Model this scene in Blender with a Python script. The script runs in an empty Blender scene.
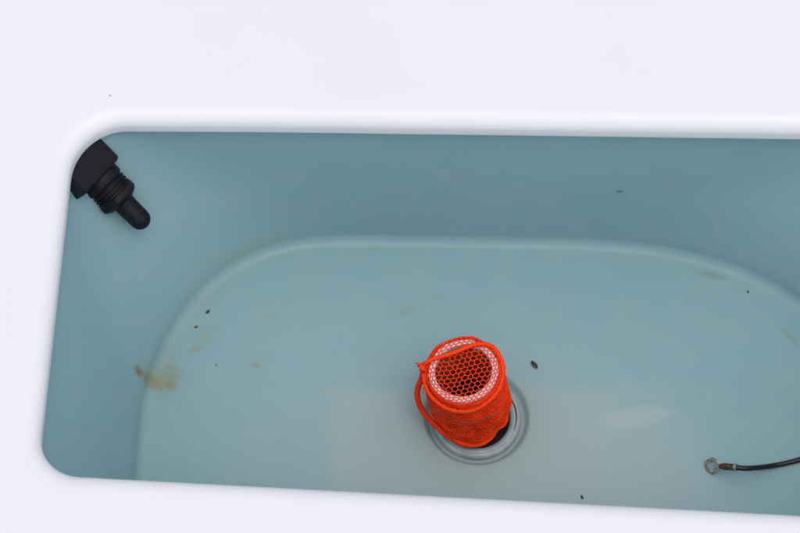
import bpy, bmesh, math, random
from mathutils import Vector, Matrix
import numpy as np

R = math.radians
MM = 0.001
scene = bpy.context.scene
col = scene.collection

# ------------------------------------------------------------------ camera
cam_d = bpy.data.cameras.new('camera')
cam = bpy.data.objects.new('camera', cam_d)
col.objects.link(cam)
pitch, roll = R(62.0), R(1.2)
fw = Vector((0, math.cos(pitch), -math.sin(pitch)))
rt = fw.cross(Vector((0, 0, 1))).normalized()
up = rt.cross(fw)
rt, up = rt * math.cos(roll) + up * math.sin(roll), -rt * math.sin(roll) + up * math.cos(roll)
m = Matrix((rt, up, -fw)).transposed().to_4x4()
m.translation = -fw * 1.66
cam.matrix_world = m
cam_d.sensor_width = 36.0
cam_d.lens = 90.0
cam_d.clip_start = 0.05
cam_d.clip_end = 200.0
cam_d.dof.use_dof = True
cam_d.dof.focus_distance = 1.79
cam_d.dof.aperture_fstop = 9.0
scene.camera = cam

# ------------------------------------------------------------------ sky, sun, exposure
SUN_EL, SUN_AZ = R(74), R(150)          # azimuth measured from +Y towards +X
world = bpy.data.worlds.new('World')
scene.world = world
world.use_nodes = True
wn = world.node_tree.nodes
wl = world.node_tree.links
bg = wn['Background']
sky = wn.new('ShaderNodeTexSky')
sky.sky_type = 'NISHITA'
sky.sun_disc = False
sky.sun_elevation = SUN_EL
sky.sun_rotation = SUN_AZ
sky.dust_density = 3.0
sky.air_density = 1.0
sky.ozone_density = 1.0
wl.new(sky.outputs['Color'], bg.inputs['Color'])
bg.inputs['Strength'].default_value = 0.15
sun_d = bpy.data.lights.new('sun', 'SUN')
sun_d.energy = 1.0
sun_d.angle = R(170)
sun_d.color = (1.0, 0.94, 0.86)
sun = bpy.data.objects.new('sun', sun_d)
col.objects.link(sun)
sd = Vector((math.sin(SUN_AZ) * math.cos(SUN_EL), math.cos(SUN_AZ) * math.cos(SUN_EL), math.sin(SUN_EL)))
sun.rotation_euler = sd.to_track_quat('Z', 'Y').to_euler()
sun.location = sd * 5
scene.view_settings.view_transform = 'Standard'
scene.view_settings.look = 'None'
scene.view_settings.gamma = 1.0
scene.view_settings.use_curve_mapping = False
scene.view_settings.exposure = 0.14

# ------------------------------------------------------------------ material helpers
class NT:
    def __init__(s, name):
        s.m = bpy.data.materials.new(name)
        s.m.use_nodes = True
        s.t = s.m.node_tree
        s.b = s.t.nodes['Principled BSDF']
        s.tc = s.t.nodes.new('ShaderNodeTexCoord')
    def n(s, kind, **kw):
        nd = s.t.nodes.new(kind)
        for k, v in kw.items():
            setattr(nd, k, v)
        return nd
    def l(s, a, b):
        s.t.links.new(a, b)
    def set(s, **kw):
        for k, v in kw.items():
            s.b.inputs[k.replace('_', ' ')].default_value = v
    def noise(s, scale, detail=3.0, rough=0.5, vec=None):
        nd = s.n('ShaderNodeTexNoise')
        nd.inputs['Scale'].default_value = scale
        nd.inputs['Detail'].default_value = detail
        nd.inputs['Roughness'].default_value = rough
        s.l(vec or s.tc.outputs['Object'], nd.inputs['Vector'])
        return nd
    def ramp(s, fac, lo, hi, a=0.0, b=1.0, smooth=True):
        nd = s.n('ShaderNodeMapRange')
        nd.interpolation_type = 'SMOOTHSTEP' if smooth else 'LINEAR'
        nd.inputs['From Min'].default_value = lo
        nd.inputs['From Max'].default_value = hi
        nd.inputs['To Min'].default_value = a
        nd.inputs['To Max'].default_value = b
        s.l(fac, nd.inputs['Value'])
        return nd.outputs['Result']
    def math(s, op, a, b=None):
        nd = s.n('ShaderNodeMath', operation=op)
        for i, v in enumerate((a, b)):
            if v is None: continue
            if isinstance(v, (int, float)): nd.inputs[i].default_value = v
            else: s.l(v, nd.inputs[i])
        return nd.outputs[0]
    def mix(s, fac, a, b):
        nd = s.n('ShaderNodeMix', data_type='RGBA')
        for sock, v in ((nd.inputs[0], fac), (nd.inputs[6], a), (nd.inputs[7], b)):
            if isinstance(v, (int, float)): sock.default_value = v
            elif isinstance(v, tuple): sock.default_value = (*v, 1.0) if len(v) == 3 else v
            else: s.l(v, sock)
        return nd.outputs[2]
    def bump(s, h, strength=0.2, dist=0.001):
        nd = s.n('ShaderNodeBump')
        nd.inputs['Strength'].default_value = strength
        nd.inputs['Distance'].default_value = dist
        s.l(h, nd.inputs['Height'])
        s.l(nd.outputs[0], s.b.inputs['Normal'])

def mat_simple(name, colr, rough=0.5, var=0.15, scale=200, metallic=0.0, bump=0.0, bdist=0.0005, spec=0.5):
    t = NT(name)
    nz = t.noise(scale)
    dark = tuple(c * (1 - var) for c in colr)
    lite = tuple(min(1, c * (1 + var)) for c in colr)
    t.l(t.mix(t.ramp(nz.outputs['Fac'], 0.3, 0.7), dark, lite), t.b.inputs['Base Color'])
    t.set(Roughness=rough, Metallic=metallic)
    t.b.inputs['Specular IOR Level'].default_value = spec
    if bump:
        t.bump(nz.outputs['Fac'], bump, bdist)
    return t.m

# white gelcoat of the deck
t = NT('white_gelcoat')
n1 = t.noise(3.0, 4); n2 = t.noise(900, 2); n3 = t.noise(14.0, 5, 0.6)
c1 = t.mix(t.ramp(n1.outputs['Fac'], 0.3, 0.7), (0.808, 0.788, 0.765), (0.822, 0.804, 0.785))
c2 = t.mix(t.ramp(n3.outputs['Fac'], 0.62, 0.80, 0, 0.35), c1, (0.770, 0.750, 0.715))
t.l(c2, t.b.inputs['Base Color'])
t.l(t.ramp(n3.outputs['Fac'], 0.3, 0.7, 0.34, 0.5), t.b.inputs['Roughness'])
t.bump(n2.outputs['Fac'], 0.05, 0.0002)
M_DECK = t.m

# blue-green moulded tank, with its stains and a pale sky reflection painted round the drain
def stain(t, cx, cy, rx, ry, ang, lo=0.35, hi=1.0, wob=0.5, wscale=60.0, box=False):
    mp = t.n('ShaderNodeMapping', vector_type='TEXTURE')
    mp.inputs['Location'].default_value = (cx * MM, cy * MM, 0)
    mp.inputs['Rotation'].default_value = (0, 0, R(ang))
    mp.inputs['Scale'].default_value = (rx * MM, ry * MM, 1)
    t.l(t.tc.outputs['Object'], mp.inputs['Vector'])
    sx = t.n('ShaderNodeSeparateXYZ'); t.l(mp.outputs[0], sx.inputs[0])
    d = t.math('SQRT', t.math('ADD', t.math('MULTIPLY', sx.outputs[0], sx.outputs[0]), t.math('MULTIPLY', sx.outputs[1], sx.outputs[1])))
    if box:
        d = t.math('MAXIMUM', t.math('ABSOLUTE', sx.outputs[0]), t.math('ABSOLUTE', sx.outputs[1]))
    nz = t.noise(wscale, 4, 0.6)
    d = t.math('ADD', d, t.math('MULTIPLY', t.math('SUBTRACT', nz.outputs['Fac'], 0.5), wob * 2))
    return t.ramp(d, lo, hi, 1.0, 0.0)

t = NT('blue_tank_gelcoat')
n1 = t.noise(5.0, 4); n2 = t.noise(30.0, 3, 0.5); n3 = t.noise(9.0, 2)
c = t.mix(t.ramp(n1.outputs['Fac'], 0.3, 0.7), (0.228, 0.392, 0.404), (0.246, 0.410, 0.424))
c = t.mix(t.ramp(n2.outputs['Fac'], 0.3, 0.9, 0, 0.3), c, (0.262, 0.40, 0.405))
t.b.inputs['Specular IOR Level'].default_value = 0.18
grain = t.ramp(t.noise(420.0, 4, 0.7).outputs['Fac'], 0.36, 0.64, 0.60, 1.12)
# dull scum line where floor and wall meet and settled silt along the left bend
for (cx, cy, rx, ry, an, lo, hi, amt, colr, wob, ws) in [
    (-212, -22, 26, 22, 20, 0.2, 1.0, 0.66, (0.240, 0.254, 0.121), 0.45, 55),
    (-206, 8, 14, 46, -18, 0.1, 1.0, 0.30, (0.270, 0.280, 0.170), 0.5, 45),
    (-178, 62, 12, 40, -42, 0.1, 1.0, 0.22, (0.270, 0.290, 0.190), 0.5, 45),
    (-222, -24, 16, 9, 0, 0.2, 1.0, 0.78, (0.262, 0.223, 0.079), 0.5, 90),
    (-206, -25, 8, 9, 40, 0.2, 1.0, 0.66, (0.262, 0.209, 0.072), 0.5, 120),
    (-233, -23, 4, 6, 0, 0.2, 1.0, 0.90, (0.219, 0.123, 0.031), 0.5, 200),
    (-186, 10, 9, 6, 30, 0.1, 1.0, 0.60, (0.278, 0.278, 0.109), 0.5, 100),
    (-176, 25, 24, 12, 50, 0.1, 1.0, 0.30, (0.278, 0.309, 0.157), 0.5, 60),
    (-130, -4, 6, 5, 0, 0.1, 1.0, 0.72, (0.292, 0.254, 0.085), 0.5, 130),
    (-124, 4, 8, 4, 40, 0.1, 1.0, 0.36, (0.292, 0.278, 0.109), 0.5, 130),
    (-119, 47, 9, 4, 20, 0.1, 1.0, 0.54, (0.307, 0.309, 0.121), 0.5, 120),
    (7, 54, 17, 8, 25, 0.1, 1.0, 0.51, (0.262, 0.309, 0.182), 0.5, 70),
    (33, 69, 12, 5, 25, 0.1, 1.0, 0.36, (0.262, 0.309, 0.182), 0.5, 70),
    (-21, 6, 9, 9, 0, 0.1, 1.0, 0.33, (0.292, 0.324, 0.200), 0.5, 90),
    (295, 98, 24, 5, -14, 0.1, 1.0, 0.54, (0.219, 0.254, 0.157), 0.5, 60),
    (362, 36, 16, 5, -52, 0.1, 1.0, 0.48, (0.219, 0.263, 0.164), 0.5, 60),
    (-15, -64, 30, 8, 3, 0.1, 1.0, 0.42, (0.219, 0.340, 0.273), 0.35, 60),
    (150, -18, 22, 3, 14, 0.1, 1.0, 0.30, (0.219, 0.324, 0.254), 0.5, 60),
    (-150, 104, 60, 6, 28, 0.1, 1.0, 0.36, (0.307, 0.386, 0.267), 0.4, 40),
]:
    mk = stain(t, cx, cy, rx, ry, an, lo, hi, wob, ws)
    mk = t.math('MULTIPLY', mk, grain)
    c = t.mix(t.math('MULTIPLY', mk, amt), c, colr)
# chalky residue plus the sky's reflection on the floor, both painted into the colour
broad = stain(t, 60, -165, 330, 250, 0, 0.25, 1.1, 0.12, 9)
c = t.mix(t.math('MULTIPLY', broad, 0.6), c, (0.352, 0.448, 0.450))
chalk_glare = stain(t, 112, -160, 176, 146, 2, 0.90, 1.02, 0.07, 45, box=True)
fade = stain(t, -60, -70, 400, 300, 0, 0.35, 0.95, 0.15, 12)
c = t.mix(t.math('MULTIPLY', t.math('MULTIPLY', chalk_glare, fade), 0.55), c, (0.378, 0.460, 0.418))
chalk_glare2 = stain(t, 150, -125, 170, 120, 0, 0.35, 1.1, 0.2, 14)
c = t.mix(t.math('MULTIPLY', chalk_glare2, 0.40), c, (0.372, 0.458, 0.420))
# smear of pale residue right of the drain
smear = stain(t, 217, -48, 44, 14, 9, 0.60, 0.98, 0.45, 34)
c = t.mix(t.math('MULTIPLY', smear, 0.42), c, (0.430, 0.505, 0.480))
# faint water marks all over the moulding
wm = t.noise(16.0, 6, 0.62); wm.inputs['Distortion'].default_value = 1.5
c = t.mix(t.ramp(wm.outputs['Fac'], 0.46, 0.54, 0, 0.10), c, (0.34, 0.44, 0.43))
gr = t.noise(240.0, 4, 0.7)
c = t.mix(t.ramp(gr.outputs['Fac'], 0.62, 0.78, 0, 0.25), c, (0.20, 0.28, 0.27))
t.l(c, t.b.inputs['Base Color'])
rg = t.ramp(n2.outputs['Fac'], 0.3, 0.7, 0.27, 0.38)
t.l(rg, t.b.inputs['Roughness'])
t.bump(n3.outputs['Fac'], 0.06, 0.01)
M_TANK = t.m

M_FIT = mat_simple('grey_drain_plastic', (0.36, 0.425, 0.42), 0.45, 0.15, 60, bump=0.05)
M_GASKET = mat_simple('dark_gasket', (0.05, 0.055, 0.055), 0.6, 0.3, 150)
M_BLACK = mat_simple('black_plastic', (0.0045, 0.0045, 0.0048), 0.5, 0.3, 120, bump=0.08, bdist=0.0006, spec=0.25)
M_PIPE = mat_simple('dark_pipe_plastic', (0.018, 0.017, 0.017), 0.5, 0.4, 60, bump=0.1)
M_WHITE = mat_simple('white_pipe_plastic', (0.74, 0.72, 0.70), 0.4, 0.06, 120)
M_NET = mat_simple('orange_net_fibre', (1.0, 0.055, 0.008), 0.6, 0.12, 260, bump=0.2, bdist=0.0003, spec=0.12)
M_NET2 = mat_simple('orange_net_inner_layer', (1.0, 0.055, 0.010), 0.7, 0.2, 300, bump=0.4, bdist=0.0008, spec=0.2)
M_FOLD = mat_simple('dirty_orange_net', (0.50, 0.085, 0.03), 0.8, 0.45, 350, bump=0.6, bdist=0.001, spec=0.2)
M_CABLE = mat_simple('black_cable_sheath', (0.010, 0.010, 0.011), 0.38, 0.3, 150)
M_BUG = mat_simple('dark_insect_shell', (0.018, 0.014, 0.010), 0.45, 0.4, 900)
M_WING = mat_simple('brown_insect_wing', (0.02, 0.017, 0.014), 0.5, 0.4, 900)
M_RUSTBIT = mat_simple('rusty_crumb', (0.20, 0.075, 0.02), 0.8, 0.4, 900, bump=0.4)
M_DARKBIT = mat_simple('dark_crumb', (0.03, 0.03, 0.028), 0.8, 0.4, 900, bump=0.4)
# tarnished terminal metal
t = NT('tarnished_tinned_copper')
n1 = t.noise(450, 4, 0.65)
t.l(t.mix(t.ramp(n1.outputs['Fac'], 0.35, 0.65), (0.55, 0.55, 0.48), (0.14, 0.15, 0.11)), t.b.inputs['Base Color'])
t.l(t.ramp(n1.outputs['Fac'], 0.35, 0.65, 0.35, 0.7), t.b.inputs['Roughness'])
t.set(Metallic=0.85); t.bump(n1.outputs['Fac'], 0.3, 0.0004)
M_TIN = t.m
t = NT('corroded_copper')
n1 = t.noise(380, 4, 0.65)
t.l(t.mix(t.ramp(n1.outputs['Fac'], 0.35, 0.65), (0.17, 0.070, 0.040), (0.05, 0.030, 0.022)), t.b.inputs['Base Color'])
t.set(Metallic=0.5, Roughness=0.5); t.bump(n1.outputs['Fac'], 0.3, 0.0004)
M_COPPER = t.m
# ------------------------------------------------------------------ mesh helpers
def link_mesh(name, verts, faces, mat, parent=None, smooth=True, loc=None):
    me = bpy.data.meshes.new(name)
    me.from_pydata([tuple(v) for v in verts], [], faces)
    me.update()
    if smooth:
        me.polygons.foreach_set('use_smooth', [True] * len(me.polygons))
    me.materials.append(mat)
    o = bpy.data.objects.new(name, me)
    col.objects.link(o)
    if parent: o.parent = parent
    if loc is not None: o.location = loc
    return o

def fix_normals(o):
    bm = bmesh.new(); bm.from_mesh(o.data)
    bmesh.ops.recalc_face_normals(bm, faces=bm.faces)
    bm.to_mesh(o.data); bm.free()
    return o

def sharpen(o, deg=35):
    bm = bmesh.new(); bm.from_mesh(o.data)
    bmesh.ops.recalc_face_normals(bm, faces=bm.faces)
    for e in bm.edges:
        if len(e.link_faces) == 2 and e.calc_face_angle(0) > R(deg):
            e.smooth = False
    bm.to_mesh(o.data); bm.free()
    return o

def empty(name, loc, rot=(0, 0, 0)):
    o = bpy.data.objects.new(name, None)
    o.empty_display_size = 0.02
    o.location = loc; o.rotation_euler = rot
    col.objects.link(o)
    return o

def tag(o, label=None, cat=None, group=None, kind=None):
    if label: o['label'] = label
    if cat: o['category'] = cat
    if group: o['group'] = group
    if kind: o['kind'] = kind
    return o

def loft(rings, close_first=False, close_last=False):
    n = len(rings[0]); V = []; F = []
    for r in rings: V += [tuple(p) for p in r]
    for k in range(len(rings) - 1):
        a, b = k * n, (k + 1) * n
        for i in range(n):
            j = (i + 1) % n
            F.append((a + i, a + j, b + j, b + i))
    if close_first: F.append(tuple(range(n - 1, -1, -1)))
    if close_last: F.append(tuple((len(rings) - 1) * n + i for i in range(n)))
    return V, F

def lathe(profile, n=48, close=True):
    """profile: (radius, z) pairs in mm, about the local z axis"""
    rings = [[(r * MM * math.cos(2 * math.pi * i / n), r * MM * math.sin(2 * math.pi * i / n), z * MM) for i in range(n)] for r, z in profile]
    return loft(rings, close, close)

def smooth_path(pts, sub=8):
    P = [Vector(p) for p in pts]; out = []
    for i in range(len(P) - 1):
        p0 = P[max(i - 1, 0)]; p1 = P[i]; p2 = P[i + 1]; p3 = P[min(i + 2, len(P) - 1)]
        for k in range(sub):
            u = k / sub
            out.append(0.5 * ((2 * p1) + (p2 - p0) * u + (2 * p0 - 5 * p1 + 4 * p2 - p3) * u * u + (3 * p1 - p0 - 3 * p2 + p3) * u ** 3))
    out.append(P[-1]); return out

def tube(path, radius, n=10, strands=0, twist=0.0, cap=True):
    rings = []; T0 = (path[1] - path[0]).normalized()
    nv = T0.orthogonal().normalized(); s = 0.0
    for i, p in enumerate(path):
        T = (path[min(i + 1, len(path) - 1)] - path[max(i - 1, 0)]).normalized()
        nv = (nv - T * nv.dot(T)).normalized(); bv = T.cross(nv)
        if i: s += (p - path[i - 1]).length
        r0 = radius(i / (len(path) - 1)) if callable(radius) else radius
        ring = []
        for k in range(n):
            a = 2 * math.pi * k / n
            r = r0 * (1 + (0.21 * math.cos(strands * a + s * twist) if strands else 0))
            ring.append(p + nv * (r * math.cos(a)) + bv * (r * math.sin(a)))
        rings.append(ring)
    return loft(rings, cap, cap)

# ------------------------------------------------------------------ outlines of opening and tank
NC, NS = 14, 30     # points per corner, per side
def rrect(x0, x1, y0, y1, radii, z):
    """rounded rectangle, elliptical corner radii [(rx,ry) for back-left, back-right, front-right, front-left], mm, clockwise"""
    cs = [(x0, y1, -1, 1, 180), (x1, y1, 1, 1, 90), (x1, y0, 1, -1, 0), (x0, y0, -1, -1, -90)]
    corners = []
    for (cx, cy, sx, sy, a0), (rx, ry) in zip(cs, radii):
        ox, oy = cx - sx * rx, cy - sy * ry
        corners.append([(ox + rx * math.cos(R(a0 - 90 * k / NC)), oy + ry * math.sin(R(a0 - 90 * k / NC))) for k in range(NC + 1)])
    out = []
    for i in range(4):
        out += corners[i]
        a, b = corners[i][-1], corners[(i + 1) % 4][0]
        for k in range(1, NS):
            u = k / NS
            out.append((a[0] + (b[0] - a[0]) * u, a[1] + (b[1] - a[1]) * u))
    return [(x, y, z) for x, y in out]

def warp(p, w=1.0):
    """the moulding is not a perfect rectangle: front edge runs off a little, back edge is bowed"""
    x, y, z = p
    tt = min(max((141 - y) / 330, 0), 1)
    y2 = y - w * (tt * (x + 284) * 0.035) - w * (1 - tt) * 4.5 * max(0, (60 - x) / 340) ** 2 + w * (1 - tt) * 3.0 * max(0, x / 345)
    return (x * MM, y2 * MM, z * MM)

X0, X1, Y0, Y1 = -284.0, 452.0, -187.5, 141.5
def opening(off, z):
    return [warp(p) for p in rrect(X0 - off, X1 + off, Y0 - off, Y1 + off, [(44 + off, 50 + off), (46 + off, 46 + off), (40 + off, 40 + off), (34 + off, 34 + off)], z)]

# ---- deck : a big sheet with the rolled lip of the hatch opening
rings = []
rings.append(opening(40, -21.0))
rings.append(opening(1.0, -21.0))
rings.append(opening(0.2, -20.5))
rings.append(opening(0.0, -19.5))
rings.append(opening(0.0, -16))
for k in range(0, 15):
    a = R(90 * k / 14)
    rings.append(opening(15.5 * (1 - math.cos(a)) ** 1.0, -13 + 13 * math.sin(a) ** 1.05))
rings.append(opening(26, 0.25)); rings.append(opening(40, 0.4)); rings.append(opening(80, 0.5))
inner = rings[-1]
for s in (0.15, 0.4, 1.0):
    ring = []
    cx, cy = 0.08, -0.03
    for (x, y, z) in inner:
        dx, dy = x - cx, y - cy
        k = max(abs(dx) / 1.7, abs(dy) / 1.3)
        ring.append((x + (cx + dx / k - x) * s, y + (cy + dy / k - y) * s, z))
    rings.append(ring)
# outer edge turned down
rings.append([(x, y, z - 0.03) for x, y, z in rings[-1]])
V, F = loft(rings)
deck = fix_normals(link_mesh('boat_deck', V, F, M_DECK))
tag(deck, 'glossy white gelcoat deck with a rounded lip round the hatch opening', 'deck', kind='structure')

# ---- tank
FLOOR = -190.0
DX, DY = 72.0, -50.0     # drain centre
TANK_BASE = Vector((85 * MM, -30 * MM, FLOOR * MM - 0.004))
tank = tag(empty('livewell_tank', TANK_BASE), 'pale blue-green moulded livewell tank with stained floor set below the white deck', 'tank')

def lerp(a, b, u): return a + (b - a) * u
TOP = (-298.0, 466.0, -204.0, 153.0); TOPR = [(70, 70), (80, 80), (60, 60), (60, 60)]
BOT = (-230.0, 430.0, -190.0, 131.0); BOTR = [(130, 172), (200, 140), (90, 70), (70, 60)]
def tank_ring(u, inset, z):
    s = u * u * (3 - 2 * u) * 0.35 + u * 0.65
    x0, x1, y0, y1 = [lerp(a, b, u) for a, b in zip(TOP, BOT)]
    rr = [(lerp(a[0], b[0], s), lerp(a[1], b[1], s)) for a, b in zip(TOPR, BOTR)]
    rr = [(max(r[0] - inset, 5), max(r[1] - inset, 5)) for r in rr]
    pts = np.array(rrect(x0 + inset, x1 - inset, y0 + inset, y1 - inset, rr, z))
    sg = 1.2 + 2.6 * min(1, u * 1.6)
    kk = np.arange(-16, 17); wgt = np.exp(-0.5 * (kk / sg) ** 2); wgt /= wgt.sum()
    out = sum(w * np.roll(pts, -k, axis=0) for k, w in zip(kk, wgt))
    return [warp(tuple(p), 1 - 0.6 * u) for p in out]
rings = [tank_ring(0, -30, -22.5), tank_ring(0, 0, -22.5), tank_ring(0.0, 0.8, -24.5)]
NW = 16; FR = 11.0
for k in range(1, NW + 1):
    u = k / NW
    rings.append(tank_ring(u * 0.97, 1, lerp(-24.5, FLOOR + FR, u)))
for k in range(1, 10):
    a = R(90 * k / 9)
    rings.append(tank_ring(0.97 + 0.03 * k / 9, 1 + FR * 0.85 * (1 - math.cos(a)), FLOOR + FR * (1 - math.sin(a))))
edge = rings[-1]
npt = len(edge)
RD = 49.5
# angle of each perimeter point about the drain, to run the floor smoothly into the round recess
angs = [math.atan2(p[1] - DY * MM, p[0] - DX * MM) for p in edge]
circ = [((DX + RD * math.cos(a)) * MM, (DY + RD * math.sin(a)) * MM, FLOOR * MM) for a in angs]
for s in (0.03, 0.12, 0.3, 0.5, 0.7, 0.88, 1.0):
    rings.append([(lerp(e[0], q[0], s), lerp(e[1], q[1], s), FLOOR * MM) for e, q in zip(edge, circ)])
# moulded recess round the drain
for r, dz in ((48.4, -0.3), (47.3, -1.0), (46.2, -2.3), (45.1, -4.0), (44.1, -5.4), (43.1, -6.4), (42.1, -7.0), (39, -7.2)):
    rings.append([((DX + r * math.cos(a)) * MM, (DY + r * math.sin(a)) * MM, (FLOOR + dz) * MM) for a in angs])
V, F = loft(rings)
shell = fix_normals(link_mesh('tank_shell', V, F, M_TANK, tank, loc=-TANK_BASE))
# make the shell's visible side the inside
sm = shell.modifiers.new('thickness', 'SOLIDIFY'); sm.thickness = 0.003; sm.offset = -1
# orientation check: normals must look inward (up on the floor)
up_sum = sum(p.normal.z for p in shell.data.polygons if p.center.z < (FLOOR + 0.01) * MM)
if up_sum < 0: shell.data.flip_normals()

dl = Vector((DX * MM, DY * MM, FLOOR * MM)) - TANK_BASE
V, F = lathe([(40.0, -8.2), (40.2, -4.0), (39.8, -2.2), (38.9, -0.8), (37.4, -0.1), (36.6, 0.0), (36.2, -0.3), (35.5, -0.3), (35.1, -0.1), (33.0, -0.4), (31.2, -1.2), (30.2, -2.6), (29.8, -6), (29.6, -34), (29.6, -36)], 72, False)
fl = sharpen(link_mesh('drain_flange', V, F, M_FIT, tank, loc=dl), 50)
gp = [Vector((35.85 * math.cos(R(a)), 35.85 * math.sin(R(a)), -0.2)) * MM for a in range(-22, 62, 4)]
V, F = tube(gp, lambda u: (0.15 + 0.55 * math.sin(math.pi * u)) * MM, 8)
link_mesh('gasket_edge', V, F, M_GASKET, fl)
V, F = lathe([(29.7, -30), (20, -30), (8, -30.5), (0.5, -30.5)], 48, False)
V2, F2 = lathe([(29.7, -30.2), (29.7, -5.5), (29.2, -5.5), (29.2, -30.2)], 48, False)
sump = link_mesh('drain_bore', V + V2, F + [tuple(i + len(V) for i in f) for f in F2], M_PIPE, fl)
sharpen(sump)

# ------------------------------------------------------------------ spray nozzle in the corner
axis = Vector((0.69, -0.50, -0.53)).normalized()
nf = Vector((-263.2, 108.9, -58.0)) * MM
zv = axis
xv = Vector((0.50, 0.69, 0)); xv = (xv - zv * xv.dot(zv)).normalized(); yv = zv.cross(xv)
nm = Matrix((xv, yv, zv)).transposed().to_4x4(); nm.translation = nf - axis * 0.024
noz = empty('spray_nozzle', (0, 0, 0)); noz.matrix_world = nm
tag(noz, 'black plastic spray nozzle with a domed tip in the corner of the tank', 'nozzle')
# local z runs along the nozzle from its back face (0) to its tip
def poly_prism(pts, prof):
    """pts: outline at scale 1 (mm); prof: (inset mm, z mm)"""
    rings = []
    for ins, z in prof:
        rings.append([(x * (1 - ins / 28) * MM, y * (1 - ins / 28) * MM, z * MM) for x, y in pts])
    return loft(rings, True, True)
hw, hh, ch = 25.5, 23.0, 3.5
sq = [(hw - ch, -hh), (hw, -hh + ch), (hw, hh - ch), (hw - ch, hh), (-hw + ch, hh), (-hw, hh - ch), (-hw, -hh + ch), (-hw + ch, -hh)]
NR = R(-7)
sq = [(x * math.cos(NR) - y * math.sin(NR), x * math.sin(NR) + y * math.cos(NR)) for x, y in sq]
NUT_OFF = -6.5 * MM
V, F = poly_prism(sq, [(0.8, -16), (0, -15), (0, 15.6), (0.4, 16.8), (1.4, 17.6), (2.6, 18)])
sharpen(link_mesh('mounting_nut', V, F, M_BLACK, noz, loc=(NUT_OFF, 0, 0)), 25)
V, F = lathe([(18.6, 17), (18.9, 18.5), (18.9, 25.6), (18.2, 27.0), (17.2, 27.6), (16.6, 28.2), (16.6, 29.2), (18.0, 29.7), (18.0, 31.2), (16.6, 31.8), (16.6, 32.8), (18.0, 33.3), (18.0, 34.8), (16.6, 35.4), (16.6, 36.4), (18.0, 36.9), (18.0, 38.4), (16.8, 39.0), (16.8, 39.6)], 48, True)
sharpen(link_mesh('threaded_body', V, F, M_BLACK, noz), 40)
hx = []
for k in range(24):
    a = 2 * math.pi * k / 24
    hx.append(a)
def hex_r(a, r): return r / math.cos((a % (math.pi / 3)) - math.pi / 6) 
rings = [[(min(hex_r(a, r), cap) * MM * math.cos(a), min(hex_r(a, r), cap) * MM * math.sin(a), z * MM) for a in hx] for r, cap, z in ((17.4, 18.0, 38.8), (17.9, 19.3, 39.8), (17.9, 19.3, 44.6), (16.6, 17.4, 46.6), (13.2, 13.5, 48.8), (9.6, 9.8, 49.4))]
V, F = loft(rings, True, True)
sharpen(link_mesh('hex_collar', V, F, M_BLACK, noz), 22)
prof = [(10.4, 48), (10.4, 50), (10.0, 51.5), (9.8, 56), (9.6, 70)]
prof += [(9.6 * math.cos(R(a)), 70 + 9.6 * math.sin(R(a))) for a in (12, 25, 38, 50, 62, 74, 84)] + [(0.3, 79.6)]
V, F = lathe(prof, 40, True)
link_mesh('nozzle_tip', V, F, M_BLACK, noz)
V, F = lathe([(9.0, -24), (9.0, -5)], 24, True)
sharpen(link_mesh('stem', V, F, M_BLACK, noz))

# ------------------------------------------------------------------ standpipe and the orange net bag over it
PH = 99.0      # pipe length, mm
tilt = R(-8.5)
ex = (62.5 - DX) * MM
base = Vector(((DX - 1.0) * MM, (DY - 0.0) * MM, (FLOOR - 8.0) * MM))
prot = Matrix.Rotation(R(-2.0), 4, 'X') @ Matrix.Rotation(tilt, 4, 'Y')
pipe = empty('standpipe', (0, 0, 0)); pipe.matrix_world = Matrix.Translation(base) @ prot
tag(pipe, 'dark plastic standpipe with a white rim leaning in the drain under the orange net', 'pipe')
V, F = lathe([(26.6, 0), (26.6, PH - 14), (24.2, PH - 14), (24.2, 0), (26.6, 0)], 56, False)
sharpen(fix_normals(link_mesh('pipe_body', V, F, M_PIPE, pipe)))
V, F = lathe([(26.8, PH - 20), (30.2, PH - 20), (30.6, PH - 19), (30.6, PH - 1.4), (30.0, PH - 0.4), (29.0, PH), (25.8, PH), (25.0, PH - 0.5), (24.7, PH - 1.6), (24.6, PH - 13), (24.6, PH - 14.2), (26.8, PH - 14.2), (26.8, PH - 20)], 72, False)
sharpen(fix_normals(link_mesh('white_rim', V, F, M_WHITE, pipe)), 50)

bag = empty('net_bag', (0, 0, 0)); bag.matrix_world = Matrix.Translation(base) @ prot
tag(bag, 'bright orange mesh net bag pulled over the standpipe above the drain', 'net bag')

def wires(segs, rad, name, mat, parent, sides=4):
    segs = np.array(segs, dtype=float)           # n x 2 x 3, mm
    a, b = segs[:, 0], segs[:, 1]
    d = b - a; L = np.linalg.norm(d, axis=1, keepdims=True); d /= np.maximum(L, 1e-6)
    a = a - d * rad * 0.4; b = b + d * rad * 0.4
    ref = np.where(np.abs(d[:, 2:3]) < 0.9, np.array([[0, 0, 1.0]]), np.array([[1.0, 0, 0]]))
    u = np.cross(d, ref); u /= np.linalg.norm(u, axis=1, keepdims=True); v = np.cross(d, u)
    n = len(segs); verts = np.zeros((n, 2 * sides, 3))
    for k in range(sides):
        an = 2 * math.pi * k / sides
        o = (u * math.cos(an) + v * math.sin(an)) * rad
        verts[:, k] = a + o; verts[:, sides + k] = b + o
    verts = verts.reshape(-1, 3) * MM
    F = []
    for i in range(n):
        s = i * 2 * sides
        for k in range(sides):
            j = (k + 1) % sides
            F.append((s + k, s + j, s + sides + j, s + sides + k))
    me = bpy.data.meshes.new(name); me.from_pydata(verts.tolist(), [], F); me.update()
    me.polygons.foreach_set('use_smooth', [True] * len(F)); me.materials.append(mat)
    o = bpy.data.objects.new(name, me); col.objects.link(o); o.parent = parent
    return o

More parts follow.
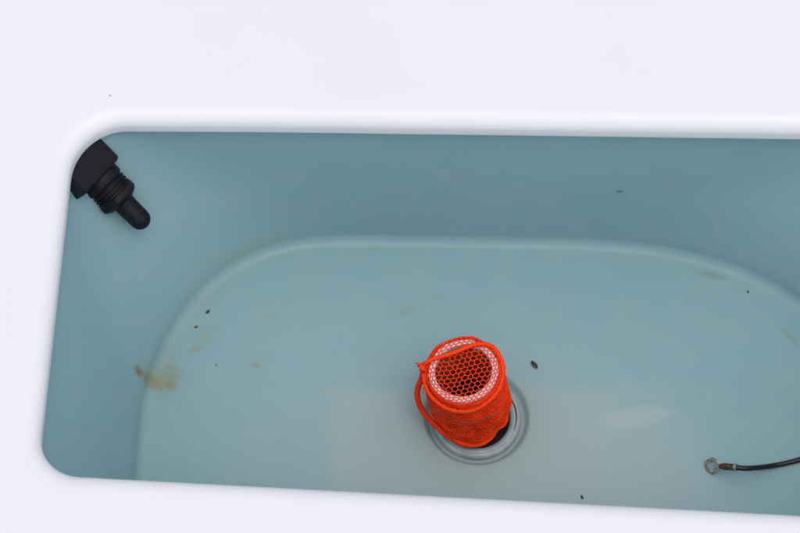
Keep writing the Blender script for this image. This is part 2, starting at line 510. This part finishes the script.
def honey(u0, u1, v0, v1, pu, pv):
    """honeycomb edges; pu is the cell pitch along u, pv the row pitch along v"""
    E = []
    rows = int((v1 - v0) / pv) + 2; cols = int((u1 - u0) / pu) + 2
    for r in range(rows):
        off = 0.5 * pu if r % 2 else 0.0
        for c in range(cols):
            x = u0 + c * pu + off; y = v0 + r * pv
            t_, tl, tr = (x, y + pv / 3), (x - pu / 2, y - pv / 3 + pv * 0.0), (x + pu / 2, y - pv / 3)
            # top vertex (x, y+pv/3); neighbours half pitch away, slightly lower; upright strand to the next row
            top = (x, y + pv / 6)
            E.append((top, (x - pu / 2, y - pv / 6)))
            E.append((top, (x + pu / 2, y - pv / 6)))
            E.append((top, (x, y + pv * 5 / 6)))
    return E

rnd = random.Random(4)
# a) netting stretched over the mouth, running on over the rim
RIM = 31.4
def jit(x, y, a=0.38):
    k1 = math.sin(round(x * 10) * 12.9898 + round(y * 10) * 78.233) * 43758.5453
    k2 = math.sin(round(x * 10) * 39.346 + round(y * 10) * 11.135) * 24634.6345
    return (k1 - math.floor(k1) - 0.5) * 2 * a, (k2 - math.floor(k2) - 0.5) * 2 * a
def topmap(p):
    x, y = p
    hx_, hy_ = jit(x, y)
    x, y = x + hx_, y + hy_
    x, y = x + 0.5 * math.sin(y * 0.21 + 1.0) + 0.25 * math.sin(x * .5), y + 0.5 * math.sin(x * 0.17)
    ca, sa = math.cos(0.16), math.sin(0.16)
    x, y = x * ca - y * sa, x * sa + y * ca
    r = math.hypot(x, y)
    k = 1.0 if r < 25.5 else None
    z0 = PH + 0.8
    if r > 24.5:
        r2 = 24.5 + (r - 24.5) * 0.55
        x, y, r = x * r2 / r, y * r2 / r, r2
    if r <= 25.5:
        return (x, y, z0 - 1.6 * (1 - (r / 25.5) ** 2) ** 1.5)
    if r <= 30.0:
        return (x, y, z0 + 0.1)
    s = r - 30.0
    a = min(s / 1.9, math.pi / 2)
    rr = 30.0 + 1.9 * math.sin(a); zz = z0 - 1.9 * (1 - math.cos(a)) - max(0, s - 1.9 * math.pi / 2)
    return (x / r * rr, y / r * rr, zz)
segs = []
for (a, b) in honey(-52, 52, -52, 52, 5.0, 4.2):
    if max(math.hypot(*a), math.hypot(*b)) < 46:
        segs.append((topmap(a), topmap(b)))
tn = wires(segs, 0.41, 'mouth_netting', M_NET, bag, 6); tag(tn, kind='stuff')
# b) wrinkled sides: the close inner layer and two layers of net over it
def wr(ph, z, k):
    return (1.1 * math.sin(3 * ph + z * 0.055 + k) + 0.7 * math.sin(7 * ph - z * 0.09 + 2.1 * k) + 0.8 * math.sin(2 * ph + z * 0.16 + k * 1.3) + 0.7 * math.sin(z * 0.42 + 2.5 * math.sin(2 * ph + 0.7)) + 0.45 * math.sin(13 * ph + z * 0.1)) * (0.4 + 0.6 * math.sin(min(1, max(0, (PH - z) / 30)) * math.pi / 2))
def side_r(ph, z, k=0.0):
    # slack bulge in the middle, gathered towards the lower hem
    u = (PH - z) / PH
    return 32.2 + 1.8 * math.sin(math.pi * min(u / 0.8, 1)) - 3.2 * max(0, (u - 0.55)) / 0.45 + wr(ph, z, k)
def hem_z(ph):
    # lower hem rides higher on the right (local +x) where the pipe shows
    return 13.0 + 9.0 * max(0, math.cos(ph + 0.35)) ** 1.5 + 1.5 * math.sin(5 * ph)
rings = []
NPH = 120
for k in range(30):
    u = k / 29
    ring = []
    for i in range(NPH):
        ph = 2 * math.pi * i / NPH
        z = lerp(PH - 3.2, lerp(hem_z(ph), PH, 0.38 + 0.06 * math.sin(3 * ph + 1)), u)
        r = side_r(ph, z) - 0.45
        ring.append((r * MM * math.cos(ph), r * MM * math.sin(ph), z * MM))
    rings.append(ring)
V, F = loft(rings)
link_mesh('inner_netting', V, F, M_NET2, bag)
for lay, (pu, pv, rad, k, dr) in enumerate(((2.9, 2.5, 0.50, 0.0, 0.0), (3.4, 2.9, 0.48, 0.35, 0.9))):
    circ = 2 * math.pi * 33.0
    ncol = round(circ / pu); pu = circ / ncol
    segs = []
    for (a, b) in honey(0, circ - pu * 1.5, 0, 92, pu, pv):
        q = []
        for (uu, vv) in (a, b):
            h1, h2 = jit(uu, vv, 0.32)
            uu, vv = uu + h1, vv + h2
            ph = 2 * math.pi * uu / circ + 0.12 * math.sin(vv * 0.05 + lay)
            hz = hem_z(ph)
            if vv < -2: vv = -2
            z = PH - 1.5 - (PH - 1.5 - hz) * min(vv / 88, 1.0)
            r = side_r(ph, z, k) + dr
            q.append((r * math.cos(ph), r * math.sin(ph), z))
        segs.append(q)
    sn = wires(segs, rad, 'side_netting', M_NET, bag, 4); tag(sn, kind='stuff')
# fold of the bag pushed down inside the mouth
rings = []
for k in range(16):
    z = PH - 3 - k * 4.2
    rings.append([((23.4 + 0.7 * math.sin(9 * a + k * 0.5) + 0.4 * math.sin(17 * a - k)) * MM * math.cos(a), (23.4 + 0.7 * math.sin(9 * a + k * 0.5)) * MM * math.sin(a), z * MM) for a in [2 * math.pi * i / 90 for i in range(90)]])
V, F = loft(rings); link_mesh('inner_fold', V, F, M_FOLD, bag)
# gathered lower hem and the thick roll of net below the rim
def cyl(ph_deg, r, z):
    return Vector((r * math.cos(R(ph_deg)), r * math.sin(R(ph_deg)), z)) * MM
pts = [cyl(a, side_r(R(a), hem_z(R(a))) + 0.3, hem_z(R(a))) for a in range(0, 361, 6)]
V, F = tube(pts, 1.6 * MM, 9, 3, 2500, False); link_mesh('hem_cord', V, F, M_NET, bag)
# drawstring: from the knot on the left across the mouth, round the right of the rim
ds = [cyl(168, 35.5, PH - 4), cyl(166, 33, PH + 1.5), cyl(158, 27.5, PH + 3.4), cyl(140, 20.5, PH + 3.2), cyl(108, 17.5, PH + 3.0), cyl(78, 21, PH + 3.0), cyl(60, 26.5, PH + 3.2), cyl(46, 31.0, PH + 2.2),
      cyl(34, 33.6, PH - 0.5), cyl(12, 34.2, PH - 2), cyl(-15, 34.6, PH - 4), cyl(-45, 35.0, PH - 6), cyl(-80, 35.4, PH - 9), cyl(-115, 35.4, PH - 8), cyl(-150, 35.2, PH - 6), cyl(-180, 35.2, PH - 4)]
V, F = tube(smooth_path(ds, 10), 1.9 * MM, 12, 3, 1700); link_mesh('drawstring', V, F, M_NET, bag)
# the loop of slack cord that stands off on the left
lp = [cyl(172, 35.5, PH - 3), cyl(176, 37.5, PH - 14), cyl(182, 42.5, PH - 26), cyl(188, 45.0, PH - 38), cyl(197, 43.5, PH - 51), cyl(210, 38.5, PH - 63), cyl(226, 35.2, PH - 72), cyl(244, 33.2, PH - 79), cyl(262, 32.6, PH - 83), cyl(282, 32.4, PH - 84), cyl(300, 31.6, PH - 82), cyl(318, 29.5, PH - 80)]
V, F = tube(smooth_path(lp, 10), lambda u: (2.5 - 1.3 * max(0, u - 0.7) / 0.3) * MM, 12, 3, 1600); link_mesh('slack_cord', V, F, M_NET, bag)
# loose fibres pulled out of the net
rf = random.Random(11)
for k in range(9):
    a = rf.uniform(0, 360); z = rf.uniform(20, PH + 1); r0 = side_r(R(a), z) + 0.4
    p = [cyl(a, r0, z), cyl(a + rf.uniform(-6, 6), r0 + rf.uniform(1.5, 3), z + rf.uniform(-2, 3)), cyl(a + rf.uniform(-14, 14), r0 + rf.uniform(1.5, 5), z + rf.uniform(-4, 5))]
    V, F = tube(smooth_path(p, 4), 0.28 * MM, 5); link_mesh('loose_fibre', V, F, M_NET, bag)
# knot with frayed ends
kn = []
for i in range(60):
    a = i / 59 * math.pi * 2 * 2.0
    kn.append(cyl(170, 36.5, PH - 3) + Vector((2.4 * math.cos(a * 1.5) * 0.6, 3.0 * math.sin(a), 2.6 * math.cos(a * 1.0 + 0.6))) * MM)
V, F = tube(kn, 1.5 * MM, 9, 3, 1700); link_mesh('knot', V, F, M_NET, bag)
for dv in ((-5, 2, 4), (-4, 4, -6)):
    p0 = cyl(170, 37, PH - 3)
    V, F = tube(smooth_path([p0, p0 + Vector(dv) * 0.6 * MM + Vector((0, 0.5, 0.4)) * MM, p0 + Vector(dv) * MM], 5), 0.9 * MM, 7)
    link_mesh('cord_end', V, F, M_NET if dv[2] > 0 else M_PIPE, bag)
# thin dark strand drawn in for the shaded fold line under the rim
th = [cyl(a, side_r(R(a), PH - 24 - 6 * math.sin(R((a + 140) * 1.4)), 0.35) + 2.0, PH - 24 - 6 * math.sin(R((a + 140) * 1.4))) for a in range(-142, -38, 6)]
V, F = tube(th, 0.4 * MM, 7); link_mesh('fold_shade_line', V, F, mat_simple('fold_shade_colour', (0.20, 0.09, 0.06), 0.7, 0.3, 500), bag)

# ------------------------------------------------------------------ cable with ring terminal
term = Vector((281.5, -94.0, FLOOR)) * MM
wire = tag(empty('ground_cable', term), 'thin black cable ending in a tarnished ring terminal lying on the tank floor', 'cable')
# ring, tilted up to face the viewer of the tank
rn = Vector((-0.55, -0.45, 0.75)).normalized()
rx_ = Vector((1, 0.04, 0)); rx_ = (rx_ - rn * rx_.dot(rn)).normalized(); ry_ = rn.cross(rx_)
rc = Vector((0, -2.0, 5.6)) * MM
def ringpt(r, a, h): return rc + (rx_ * math.cos(a) * r + ry_ * math.sin(a) * r + rn * h) * MM
rings = []
for (r, h) in ((3.8, -0.6), (6.9, -0.6), (7.3, -0.3), (7.3, 0.3), (6.9, 0.6), (3.8, 0.6), (3.4, 0.3), (3.4, -0.3), (3.8, -0.6)):
    rings.append([ringpt(r, 2 * math.pi * k / 40, h) for k in range(40)])
V, F = loft(rings)
rg_ = sharpen(fix_normals(link_mesh('ring_terminal', V, F, M_TIN, wire)), 40)
b0 = rc + rx_ * 6.6 * MM; b1 = rc + rx_ * 11 * MM + Vector((0, 0, 0.3)) * MM; b2 = rc + rx_ * 22 * MM + Vector((0, 0, -0.3)) * MM
V, F = tube(smooth_path([b0, b0.lerp(b1, 0.5), b1, b1.lerp(b2, 0.4), b1.lerp(b2, 0.5), b1.lerp(b2, 0.8), b2], 4), lambda u: (1.9 + 1.2 * min(1, u * 3.2) - 0.5 * math.exp(-((u - 0.62) / 0.07) ** 2)) * MM, 16)
sharpen(link_mesh('crimp_barrel', V, F, M_COPPER, rg_), 50)
V, F = tube([b2 + rx_ * -1.2 * MM, b2 + rx_ * 1.2 * MM], 3.3 * MM, 16); sharpen(link_mesh('barrel_end', V, F, M_TIN, rg_), 40)
cp = [b2 - rx_ * 4 * MM, b2, b2 + Vector((12, -0.2, -0.9)) * MM, Vector((56, 0.8, 3.0)) * MM, Vector((80, 7.5, 2.6)) * MM, Vector((104, 18, 3.2)) * MM, Vector((128, 26, 14)) * MM, Vector((146, 32, 48)) * MM, Vector((158, 36, 100)) * MM, Vector((166, 38, 160)) * MM, Vector((172, 40, 190)) * MM, Vector((192, 42, 196.5)) * MM, Vector((240, 46, 193.0)) * MM, Vector((330, 60, 193.0)) * MM]
V, F = tube(smooth_path(cp, 8), 2.35 * MM, 14); link_mesh('cable', V, F, M_CABLE, wire)

# ------------------------------------------------------------------ small things on the floor
def bug(loc, ang, L, label, wings=True):
    root = tag(empty('dead_insect', Vector(loc) * MM, (0, 0, R(ang))), label, 'insect')
    rings = []
    for u, r in ((0, 0.02), (0.06, 0.11), (0.14, 0.14), (0.2, 0.10), (0.26, 0.16), (0.38, 0.19), (0.46, 0.15), (0.58, 0.19), (0.74, 0.17), (0.9, 0.10), (1.0, 0.01)):
        rings.append([((u - 0.5) * L * MM, r * L * MM * math.cos(a), (0.16 * L + r * L * 0.8 * math.sin(a)) * MM) for a in [2 * math.pi * k / 12 for k in range(12)]])
    V, F = loft(rings, True, True); link_mesh('body', V, F, M_BUG, root)
    for sx in (-1, 1):
        for k, (bx, tx) in enumerate(((-0.2, -0.34), (-0.1, -0.08), (0.0, 0.22))):
            p = [Vector((bx * L, sx * 0.12 * L, 0.14 * L)) * MM, Vector(((bx + tx) / 2 * L, sx * 0.26 * L, 0.2 * L)) * MM, Vector((tx * L, sx * 0.34 * L, 0.02 * L)) * MM]
            V, F = tube(p, 0.014 * L * MM, 5); link_mesh('leg', V, F, M_BUG, root)
        if wings:
            V = [(-0.12, 0.03, 0.34), (0.1, 0.2, 0.32), (0.45, 0.17, 0.2), (0.62, 0.09, 0.15), (0.5, 0.02, 0.22), (0.1, 0.0, 0.36)]
            V = [(x * L * MM, sx * y * L * MM, z * L * MM) for x, y, z in V]
            V += [(x, y, z + 0.02 * L * MM) for x, y, z in V]
            F = [(5, 4, 3, 2, 1, 0), (6, 7, 8, 9, 10, 11)] + [(i, (i + 1) % 6, 6 + (i + 1) % 6, 6 + i) for i in range(6)]
            fix_normals(link_mesh('wing', V, F, M_WING, root, smooth=False))
bug((124.4, 2.0, FLOOR), -56, 8.4, 'dark dead winged insect beside the drain recess')
bug((-176.8, 49.1, FLOOR), 52, 5.0, 'small dark dead insect near the bend of the stained floor', False)

def crumb(loc, size, mat, label, seed, flat=0.55, name='debris_crumb'):
    rr = random.Random(seed)
    bm = bmesh.new(); bmesh.ops.create_icosphere(bm, subdivisions=2, radius=1.0)
    for v in bm.verts:
        k = 0.75 + 0.5 * rr.random()
        v.co = Vector((v.co.x * size[0] * k, v.co.y * size[1] * k, max(v.co.z * flat * size[1] * k, -0.25 * size[1]))) * MM
    me = bpy.data.meshes.new(name); bm.to_mesh(me); bm.free(); me.materials.append(mat)
    o = bpy.data.objects.new(name, me); col.objects.link(o)
    o.location = Vector(loc) * MM; o.rotation_euler.z = rr.random() * 3
    return tag(o, label, 'debris')
crumb((-186.8, 33.4, FLOOR + 0.3), (1.7, 1.4), M_RUSTBIT, 'rust brown crumb next to the small dead insect', 1)
crumb((-166.0, -4.8, FLOOR + 0.2), (0.8, 0.6), M_DARKBIT, 'tiny dark crumb on bare floor between two yellow stains', 2)
crumb((165.2, -126.0, FLOOR + 0.3), (2.0, 1.0), M_DARKBIT, 'dark crumb on the floor close under the front lip', 3)
crumb((325.1, 81.8, FLOOR + 0.2), (1.1, 0.9), M_DARKBIT, 'dark speck by the curved far end of the floor', 5)
crumb((-254.7, 161.6, 0.55), (0.6, 0.5), M_DARKBIT, 'tiny dark speck on the white deck behind the nozzle corner', 6)
sm_ = crumb((198.8, 139.3, -108.0), (3.4, 0.6), mat_simple('grey_green_dirt', (0.09, 0.13, 0.13), 0.8, 0.4, 500), 'thin dark smear of dirt on the long inner wall of the tank', 7)
sm_.rotation_euler = (0, 0, 0)
